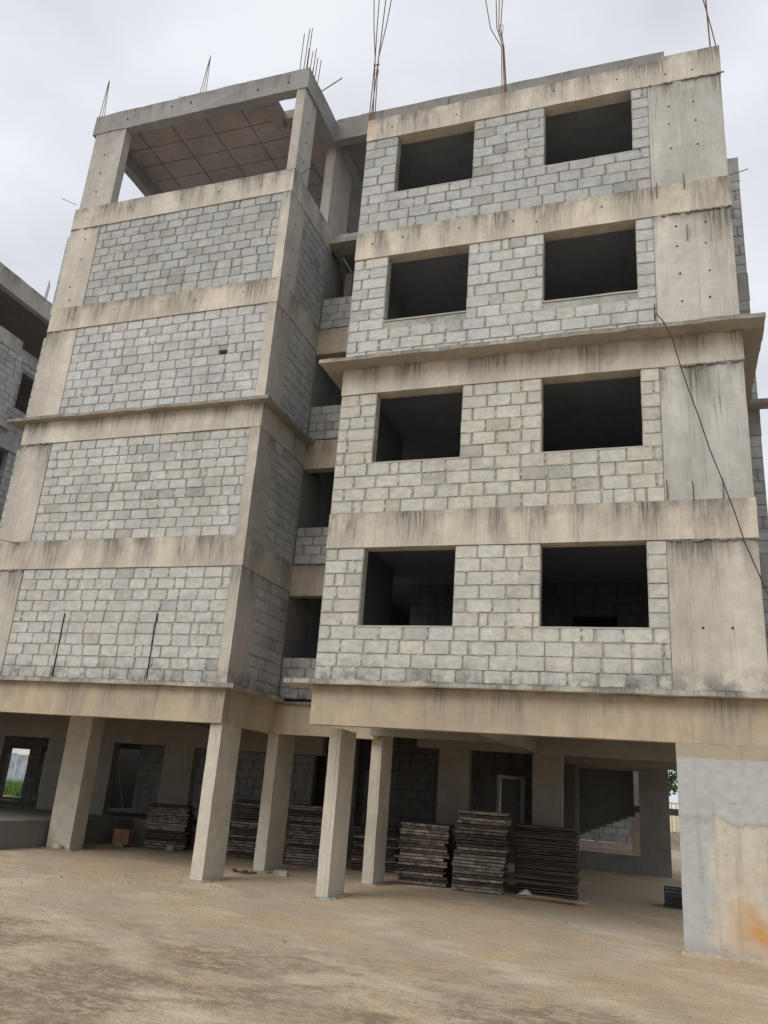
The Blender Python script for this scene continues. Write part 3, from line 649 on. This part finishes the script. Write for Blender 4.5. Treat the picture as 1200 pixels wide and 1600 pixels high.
# vertical conduit chases on the lowest left panel: black strips painting the shaded cut
part(MB().box(-6.238, -6.224, YA-.004, YA+.02, 3.45, 4.75, (.03, .03, .03, 0), seg=.15, jit=.006), 'conduit_chase', M_HOLE)
part(MB().box(-3.98, -3.966, YA-.004, YA+.02, 3.45, 4.75, (.03, .03, .03, 0), seg=.15, jit=.006), 'conduit_chase', M_HOLE)

# ------------------------------------------------------------------ neighbouring building on the left
nb = empty('neighbour_building', (-20, 10, 0), 'grey unfinished concrete block building half hidden behind the left edge', 'building')
def npart(mb, name, mat=None):
    o = mb.build(name, mat or MC, nb); o.matrix_parent_inverse = Matrix.Translation((20, -10, 0)); return o
NX = -16.26; NG = (.42, .42, .41, 1)
npart(MB().box(NX-.25, NX, 2, 14, 17.75, RZ1, NG, seg=.3, jit=.012), 'roof_beam')
npart(MB().box(NX-9, NX-.26, 2, 14, 18.3, 18.45, (.3, .29, .3, .5), seg=1), 'roof_slab')
npart(MB().box(NX-9, NX-3.5, 2, 14, 3.2, 18.29, (.3, .3, .3, .6), seg=1), 'rear_wall')
npart(MB().box(NX-.6, NX, 9.4, 9.65, 16.32, 17.74, NG, seg=.4), 'column')
npart(MB().box(NX-3.4, NX, 2, 7.56, 15.75, 16.3, NG, seg=.3, jit=.01), 'floor_beam')
npart(MB().box(NX-3.4, NX-.45, 7.57, 14, 15.85, 16.32, (.36, .36, .36, 1), seg=.3, jit=.01), 'floor_beam')
def nwall(*a, **k):
    o = wall(*a, **k, par=nb, vis=True); o.matrix_parent_inverse = Matrix.Translation((20, -10, 0)); return o
nwall(NX-.02, 2, 0, 1, 5.72, 12.95, 15.74, tint=(.4, .41, .42))
npart(MB().box(NX-.4, NX-.03, 7.73, 7.76, 12.95, 15.74, NG, seg=.3), 'wall_end')
nwall(NX-.48, 7.76, 0, 1, 6, 12.95, 15.84, [(.55, 1.35, 14.05, 15.5)], tint=(.34, .35, .36))
npart(MB().box(NX-3.4, NX+.1, 2, 7.85, 12.84, 12.94, NG, seg=.2, jit=.014), 'sunshade_slab')
npart(MB().box(NX-3.4, NX-.3, 7.86, 14, 12.84, 12.94, NG, seg=.2, jit=.014), 'sunshade_slab')
npart(MB().box(NX-3.4, NX-.05, 2, 14, 12.2, 12.83, (.34, .34, .35, 1), seg=.3), 'floor_beam')
nwall(NX-.1, 2, 0, 1, 10, 9.8, 12.19, [(5.4, 6.15, 10.3, 12.19)], tint=(.36, .37, .38))
npart(MB().box(NX-3.4, NX-.05, 2, 14, 9.15, 9.79, NG, seg=.4), 'floor_beam')
nwall(NX-.1, 2, 0, 1, 12, 6.4, 9.14, [(5.6, 6.8, 7.5, 9.1)], tint=(.36, .37, .38))
npart(MB().box(NX-3.4, NX-.05, 2, 14, 5.7, 6.39, NG, seg=.4), 'floor_beam')
nwall(NX-.1, 2, 0, 1, 12, 3.3, 5.69, [(4.6, 5.6, 4.2, 5.7)], tint=(.36, .37, .38))
npart(MB().box(NX-9, NX-.05, 2, 14, 2.7, 3.29, NG, seg=.6), 'ground_beam')
for y in (2.2, 9.2, 13.4): npart(MB().box(NX-.9, NX-.2, y, y+.3, -.1, 2.7, NG), 'column')
for k in range(3): npart(MB().tube([(NX-.1, 8.1+k*.05, 18.4), (NX-.1, 8.15+k*.04, 19.4-k*.1)], .012, 5), 'rebar', M_REBAR)
for k in range(3): npart(MB().tube([(NX-.2, 5.4+k*.05, 18.4), (NX-.2, 5.45+k*.04, 19.5)], .012, 5), 'rebar', M_REBAR)

# ------------------------------------------------------------------ lay the blocks: the 300 that show largest as pieces of their own
for root, own in ((bld, 300), (nb, 0)):
    bl = [b for b in BLOCKS if b[9].parent is root]; bl.sort(key=lambda b: -b[0])
    for b in bl[:own]:
        mb = MB(); block_mesh(mb, *b[1:9]); o = mb.build('block', MB_, b[9], loc=tuple(b[1])); o.matrix_parent_inverse = Matrix.Identity(4)
    mb = MB()
    for b in bl[own:]: block_mesh(mb, *b[1:9])
    o = mb.build('block', MB_, root); o.matrix_parent_inverse = root.matrix_world.inverted() if False else Matrix.Translation(-Vector(root.location)); o['kind'] = 'stuff'

squeeze(bld, SQ)
# ------------------------------------------------------------------ things lying about
# hanging cable
pts = [(5.66, -.02, 9.95), (5.655, -.02, 9.62), (5.68, -.40, 9.52), (5.80, -.43, 9.3), (5.91, -.42, 9.0), (6.02, -.36, 8.5), (6.13, -.3, 8.08), (6.26, -.26, 7.6), (6.38, -.22, 7.1), (6.53, -.2, 6.6), (6.68, -.18, 6.05), (6.78, -.18, 5.6), (6.88, -.16, 5.3), (7.03, -.14, 4.85), (7.3, -.12, 4.0), (7.6, -.1, 3.0)]
tag(MB().tube(pts, .0085, 6).build('cable', M_CABLE), 'thin black cable hanging slack down the right concrete pier', 'cable')

def plate_mesh(w, d, h, name, mat, mat2):
    """steel shuttering plate: sheet on a rim of angle with ribs"""
    m = MB(); c = (1, 1, 1, 1)
    m.obox((0, 0, h-.003), (w/2, 0, 0), (0, d/2, 0), (0, 0, .003))
    for s_ in (-1, 1):
        m.obox((0, s_*(d/2-.003), (h-.006)/2), (w/2-.002, 0, 0), (0, .003, 0), (0, 0, (h-.007)/2)); m.obox((s_*(w/2-.004), 0, (h-.006)/2), (.003, 0, 0), (0, d/2-.008, 0), (0, 0, (h-.007)/2))
        m.obox((0, s_*(d/2-.02), .003), (w/2-.01, 0, 0), (0, .012, 0), (0, 0, .0025))
    for k in (-1, 0, 1): m.obox((k*w/4, 0, h*.45), (.003, 0, 0), (0, d/2-.02, 0), (0, 0, h*.35))
    nf = len(m.f)
    m.mi = [0]*nf
    for k in range(6, nf): 
        if k//6 in (1, 4): m.mi[k] = 1
    return m.data(name, [mat, mat2])
def ply_mesh(w, d, h, mat):
    m = MB(); m.box(-w/2, w/2, -d/2, d/2, 0, h, (1, 1, 1, 1), seg=.2, jit=.006); return m.data('plywood_sheet', mat)

ORD = ['first', 'second', 'third', 'fourth', 'fifth', 'sixth', 'seventh', 'eighth', 'ninth', 'tenth', 'eleventh', 'twelfth', 'thirteenth', 'fourteenth', 'fifteenth', 'sixteenth', 'seventeenth', 'eighteenth', 'nineteenth', 'twentieth'] + ['twenty-'+w for w in ('first', 'second', 'third', 'fourth', 'fifth', 'sixth', 'seventh', 'eighth', 'ninth')]
def stack(name, meshes, x, y, rz, n, pitch, label, group, cat, jx=.03, jr=.05, lean=(0, 0), shift=None, base=.02):
    for i in range(n):
        dx, dy = (shift(i) if shift else (0, 0))
        o = place(name, random.choice(meshes), (x+R(-jx, jx)+lean[0]*i+dx, y+R(-jx, jx)+lean[1]*i+dy, base+i*pitch), rz=rz+R(-jr, jr), rx=R(-.006, .006), ry=R(-.008, .008))
        tag(o, label.replace('@', 'topmost' if i == n-1 else ('lowest' if i == 0 else ORD[i]+' from the floor')), cat, group)
pl = [plate_mesh(1.0, .8, .05, 'shuttering_plate', M_PLATE, M_PLATE2), plate_mesh(1.0, .8, .046, 'shuttering_plate', M_PLATE, M_PLATE), plate_mesh(.96, .78, .05, 'shuttering_plate', M_PLATE2, M_PLATE2)]
stack('shuttering_plate', pl, .78, 4.75, .1, 20, .057, 'rusty plate, @, in the ragged stack just right of the paired columns', 'plates in the ragged stack beside the front columns', 'shuttering plate', .05, .07)
stack('shuttering_plate', pl+[pl[2]], 1.98, 4.55, .08, 24, .061, 'cement-caked steel plate, @, in the tallest neat stack', 'plates in the tallest stack', 'shuttering plate', .03, .04, shift=lambda i: (.0 if i < 12 else .05, .0))
py = [ply_mesh(1.2, .7, .035, M_PLY), ply_mesh(1.15, .68, .028, M_PLY), ply_mesh(1.2, .7, .045, M_PLY)]
stack('plywood_sheet', py, 3.2, 5.15, .05, 27, .047, 'dark plywood sheet, @, in the wide stack right of the tallest one', 'plywood sheets in the wide dark stack', 'plywood', .04, .03)
stack('shuttering_plate', pl, -6.15, 6.1, .35, 17, .058, 'rusty plate, @, in the leftmost stack, next to the brown carton', 'plates stacked before the plinth', 'shuttering plate', .04, .06, (-.004, 0))
pt = [plate_mesh(.9, .7, .05, 'shuttering_plate', M_TEAL, M_PLATE), pl[1], pl[1], pl[0]]
stack('shuttering_plate', pt, -3.85, 6.1, .25, 21, .06, 'plate, @, in the stack seen between the two left columns', 'plates stacked between the left columns', 'shuttering plate', .04, .06)
stack('shuttering_plate', pl, -2.35, 6.0, .3, 21, .06, 'plate, @, in the stack right of the second left column', 'plates behind the second left column', 'shuttering plate', .04, .06)
stack('shuttering_plate', pl[:2], -.9, 6.4, .3, 15, .06, 'plate, @, in the low stack between the paired front columns', 'plates between the paired front columns', 'shuttering plate', .04, .06)

for (x, y, rz, ln, z), lb in zip(((3.35, 4.12, -.12, 1.1, .02), (3.55, 4.02, -.2, 1.15, .055), (3.2, 4.3, .1, .9, .02)), ('long grey plank lying lowest before the plywood stack', 'pale plank resting across the others before the plywood stack', 'short plank tucked against the foot of the plywood stack')):
    m = MB().box(-ln/2, ln/2, -.06, .06, 0, .03, (1, 1, 1, 1), seg=.2, jit=.006); tag(place('plank', m.data('plank', M_WOOD), (x, y, z), rz=rz), lb, 'plank')
# crumpled plastic bag
m = MB(); pk = (2.95, 4.15, .17); ring = [(2.95+.16*math.cos(a)*R(.7, 1.1), 4.15+.1*math.sin(a), .06+R(-.01, .02)) for a in [k*math.pi/4 for k in range(8)]]; ring2 = [(2.95+.07*math.cos(a)*R(.6, 1.2), 4.15+.05*math.sin(a), .13+R(-.02, .02)) for a in [k*math.pi/4+.2 for k in range(8)]]
for i in range(8): j = (i+1) % 8; m.quad([ring[i], ring[j], ring2[j], ring2[i]], [(0, 0)]*4, (1, 1, 1, 1)); m.quad([ring2[i], ring2[j], pk], [(0, 0)]*3, (1, 1, 1, 1))
m.quad(ring[::-1], [(0, 0)]*8, (1, 1, 1, 1)); tag(m.build('plastic_bag', M_PLASTIC), 'crumpled white plastic bag on the planks', 'bag')
# crate with lattice sides
ct = empty('plastic_crate', (5.78, 5.62, 0), 'dark lattice-sided crate on the floor beside the right pier', 'crate')
m = MB()
for s_ in (-1, 1):
    for k in range(6):
        z = .02+k*.062; m.obox((0, s_*.24, z), (.36, 0, 0), (0, .008, 0), (0, 0, .012)); m.obox((s_*.36, 0, z), (.008, 0, 0), (0, .24, 0), (0, 0, .012))
    for k in range(15): m.obox((-.35+k*.05, s_*.24, .18), (.012, 0, .0), (0, .007, 0), (.018, 0, .17))
    for k in range(10): m.obox((s_*.36, -.22+k*.049, .18), (.007, 0, 0), (0, .012, 0), (0, .018, .17))
m.build('lattice_side', M_DARKP, ct); MB().obox((0, 0, .015), (.35, 0, 0), (0, .23, 0), (0, 0, .01)).build('base', M_DARKP, ct)
MB().box(-.34, .34, -.22, .22, .03, .2, (1, 1, 1, 1), seg=.1, jit=.02).build('contents', M_DARKP, ct)
# wooden box on the ground by the plinth
m = MB().box(-.2, .2, -.17, .17, 0, .34, (1, 1, 1, 1), seg=.12, jit=.006)
tag(place('carton', m.data('carton', M_BOX), (-6.92, 5.3, .05), rz=.2), 'brown carton standing before the raised plinth', 'carton')
# stones
def stone(x, y, s_, lb, z=0):
    m = MB(); pts = []
    import itertools
    n1, n2 = 7, 5
    for j in range(n2+1):
        ph_ = math.pi*j/n2
        for i in range(n1):
            a = 2*math.pi*i/n1; v = Vector((math.sin(ph_)*math.cos(a), math.sin(ph_)*math.sin(a)*.8, math.cos(ph_)*.6)); v *= s_*(1+.35*noise.noise(v*2+Vector((x*3, y*3, 0)))); pts.append(v)
    for j in range(n2):
        for i in range(n1):
            k = (i+1) % n1; m.quad([pts[j*n1+i], pts[(j+1)*n1+i], pts[(j+1)*n1+k], pts[j*n1+k]], [(0, 0)]*4, (1, 1, 1, 1))
    tag(place('stone', m.data('stone', M_STONE), (x, y, z+s_*.45)), lb, 'stone')
stone(-6.75, 4.9, .11, 'rough stone lying just in front of the brown carton')
stone(-5.75, 5.55, .12, 'rough stone at the foot of the leaning plate stack')
stone(-7.1, 3.2, .13, 'dark lump at the foot of the wide left column')
m = MB().box(-.13, .13, -.07, .07, 0, .1, (1, 1, 1, 1), seg=.06, jit=.012); tag(place('stone_block', m.data('stone_block', M_STONE), (-1.74, 3.3, 0), rz=.1), 'broken block lying right of the second left column', 'block')
m = MB()
for k in range(14):
    a = R(0, 6.28); m.obox((R(-.3, .3), R(-.12, .12), R(.01, .03)), (math.cos(a)*.07, math.sin(a)*.07, R(-.01, .01)), (-math.sin(a)*.03, math.cos(a)*.03, 0), (0, 0, .008))
tag(place('debris_heap', m.data('debris_heap', M_PLY), (-2.55, 3.05, 0)), 'small heap of dark scraps between the two left columns', 'debris')
# step ladder on the plinth
ld = empty('step_ladder', (-9.75, 8.2, .58), 'thin metal step ladder standing open on the plinth', 'ladder')
for sx in (-1, 1):
    MB().tube([(sx*.25, -.25, 0), (sx*.15, 0, 1.25)], .018, 6).build('rail', M_ALU, ld); MB().tube([(sx*.25+.2, .3, 0), (sx*.15+.03, 0.03, 1.25)], .015, 6).build('rail', M_ALU, ld)
for k in range(4): t = (k+1)/5; w = .25-.1*t; MB().obox((0, -.25*(1-t), 1.25*t), (w, 0, 0), (0, .04, 0), (0, 0, .012)).build('tread', M_ALU, ld)
# pale door frame deep inside
df = empty('door_frame', (1.95, 8.0, 0), 'grey door frame standing upright behind the plate stacks', 'door frame', rz=.9)
for x in (-.38, .38): MB().obox((x, 0, 1.1), (.03, 0, 0), (0, .05, 0), (0, 0, 1.1)).build('jamb', M_ALU, df)
MB().obox((0, 0, 2.24), (.41, 0, 0), (0, .05, 0), (0, 0, .04)).build('head', M_ALU, df)
# pebbles scattered near the columns
pb = MB()
for k in range(1500):
    if k < 900: x, y = random.gauss(-2.6, 1.6), random.gauss(.3, .7)
    else: x, y = R(-8, 7), R(-6.5, 2.5)
    s_ = R(.006, .02)*(1 if k % 30 else 1.8); a = R(0, 6.28); z = gz(x, y)+s_*.3
    p = [Vector((x+s_*math.cos(a+t)*R(.7, 1.1), y+s_*math.sin(a+t)*R(.7, 1.1), z+s_*R(-.5, .2))) for t in (0, 1.57, 3.14, 4.71)]; tp = Vector((x, y, z+s_*.6))
    for i in range(4): pb.quad([p[i], p[(i+1) % 4], tp], [(0, 0)]*3, (1, 1, 1, 1))
for k in range(9000):
    x, y = R(-4.5, 6.2), -2.4-abs(random.gauss(0, 2.6)); s_ = R(.0035, .009); a = R(0, 6.28); z = gz(x, y)+s_*.2
    p = [Vector((x+s_*math.cos(a+t)*R(.7, 1.2), y+s_*math.sin(a+t)*R(.7, 1.2), z-s_*.4)) for t in (0, 2.1, 4.2)]; tp = Vector((x, y, z+s_*.6))
    for i in range(3): pb.quad([p[i], p[(i+1) % 3], tp], [(0, 0)]*3, (1, 1, 1, 1))
tag(pb.build('gravel', M_STONE), 'loose pebbles strewn over the dusty yard', kind='stuff')

# ------------------------------------------------------------------ distance seen through the stilts
rs = MB()
for i in range(24):
    for j in range(4):
        def q(i, j): return (-40+i*1.1, 18.2+j*.7, .22*math.sin(j/4*math.pi)*(.8+.5*noise.noise(Vector((i*.5, j, 1))))-.01)
        rs.quad([q(i, j), q(i+1, j), q(i+1, j+1), q(i, j+1)], [(0, 0)]*4, (1, 1, 1, 1))
tag(rs.build('soil_bank', M_REDSOIL), 'bank of red soil beyond the stilts', kind='structure')
gr = MB()
for k in range(9000):
    x, y = R(-42, -18), R(21.2, 28); h = R(.25, .85); a = R(0, 6.28); dx, dy = math.cos(a)*.05, math.sin(a)*.05
    gr.quad([(x-dx, y-dy, 0), (x+dx, y+dy, 0), (x+R(-.2, .2), y+R(-.2, .2), h)], [(0, 0)]*3, (1, 1, 1, 1))
tag(gr.build('tall_grass', M_GRASS), 'green grass growing behind the red soil bank', 'grass', kind='stuff')
fw = empty('sheet_fence', (-32, 34, 0), 'blue grey metal sheet fence behind the grass', 'fence')
for k in range(28): MB().box(-15+k*1.05, -14+k*1.05-R(0, .08), 0, .06, 0, 2.15+R(-.1, .1), (1, 1, 1, 1), seg=3, jit=0).build('sheet', M_BLUE, fw)
wh = empty('white_house', (-44, 48, 0), 'white painted house far beyond the fence', 'house')
MB().box(-10, 14, 0, 8, 0, 7, (1, 1, 1, 1), seg=10, jit=0).build('wall', M_WHITE, wh)
for x in (-7, -3, 1, 5, 9):
    w_ = MB().box(x, x+1.5, -.06, .02, 3.4, 5, (1, 1, 1, 1), seg=5, jit=0).build('window', M_GLASS, wh)
rl = empty('yellow_railing', (6, 30, 0), 'yellowish railing fence seen in the gap beside the right pier', 'fence')
for k in range(30): MB().box(-3+k*.2, -2.95+k*.2, 0, .04, .8, 2.0, (1, 1, 1, 1), seg=3, jit=0).build('picket', M_YEL, rl)
MB().box(-3, 3, -.01, .05, 2.0, 2.08, (1, 1, 1, 1), seg=3, jit=0).build('rail', M_YEL, rl); MB().box(-3, 3, -.05, .15, -.1, .8, (1, 1, 1, 1), seg=3, jit=0).build('base_wall', M_STONE, rl)

def tree(x, y, h, cr_, label, n=2600):
    t = empty('tree', (x, y, 0), label, 'tree')
    tr = MB().tube([(0, 0, 0), (.1, .05, h*.35), (.05, -.1, h*.6), (.2, 0, h*.85)], [.22, .16, .1, .04], 8)
    for k in range(6):
        a = k*1.05+R(-.2, .2); z = h*(.38+.07*k); tr.tube([(.08, 0, z), (math.cos(a)*cr_*.4, math.sin(a)*cr_*.4, z+.6), (math.cos(a)*cr_*.75, math.sin(a)*cr_*.75, z+1.1)], [.08, .05, .02], 6)
    tr.build('trunk', M_BARK, t); cl = MB(); cen = [(Vector((R(-1, 1)*cr_*.7, R(-1, 1)*cr_*.7, h*R(.4, 1.0))), R(.5, 1.0)*cr_*.42) for _ in range(14)]
    for _ in range(n):
        c, r_ = random.choice(cen); d = Vector((random.gauss(0, 1), random.gauss(0, 1), random.gauss(0, 1))).normalized()*r_*R(.4, 1.1); p = c+d; e = Vector((R(-1, 1), R(-1, 1), R(-1, 1))).normalized(); g_ = e.orthogonal().normalized(); s_ = R(.07, .15)
        cl.quad([p-e*s_, p-g_*s_*.5, p+e*s_, p+g_*s_*.5], [(0, 0)]*4, (1, 1, 1, 1))
    cl.build('crown', M_LEAF, t)
tree(6.8, 34, 6.5, 2.2, 'green leafy tree seen in the gap left of the right pier')
tree(-38, 40, 7, 3, 'green tree beside the white house beyond the fence')
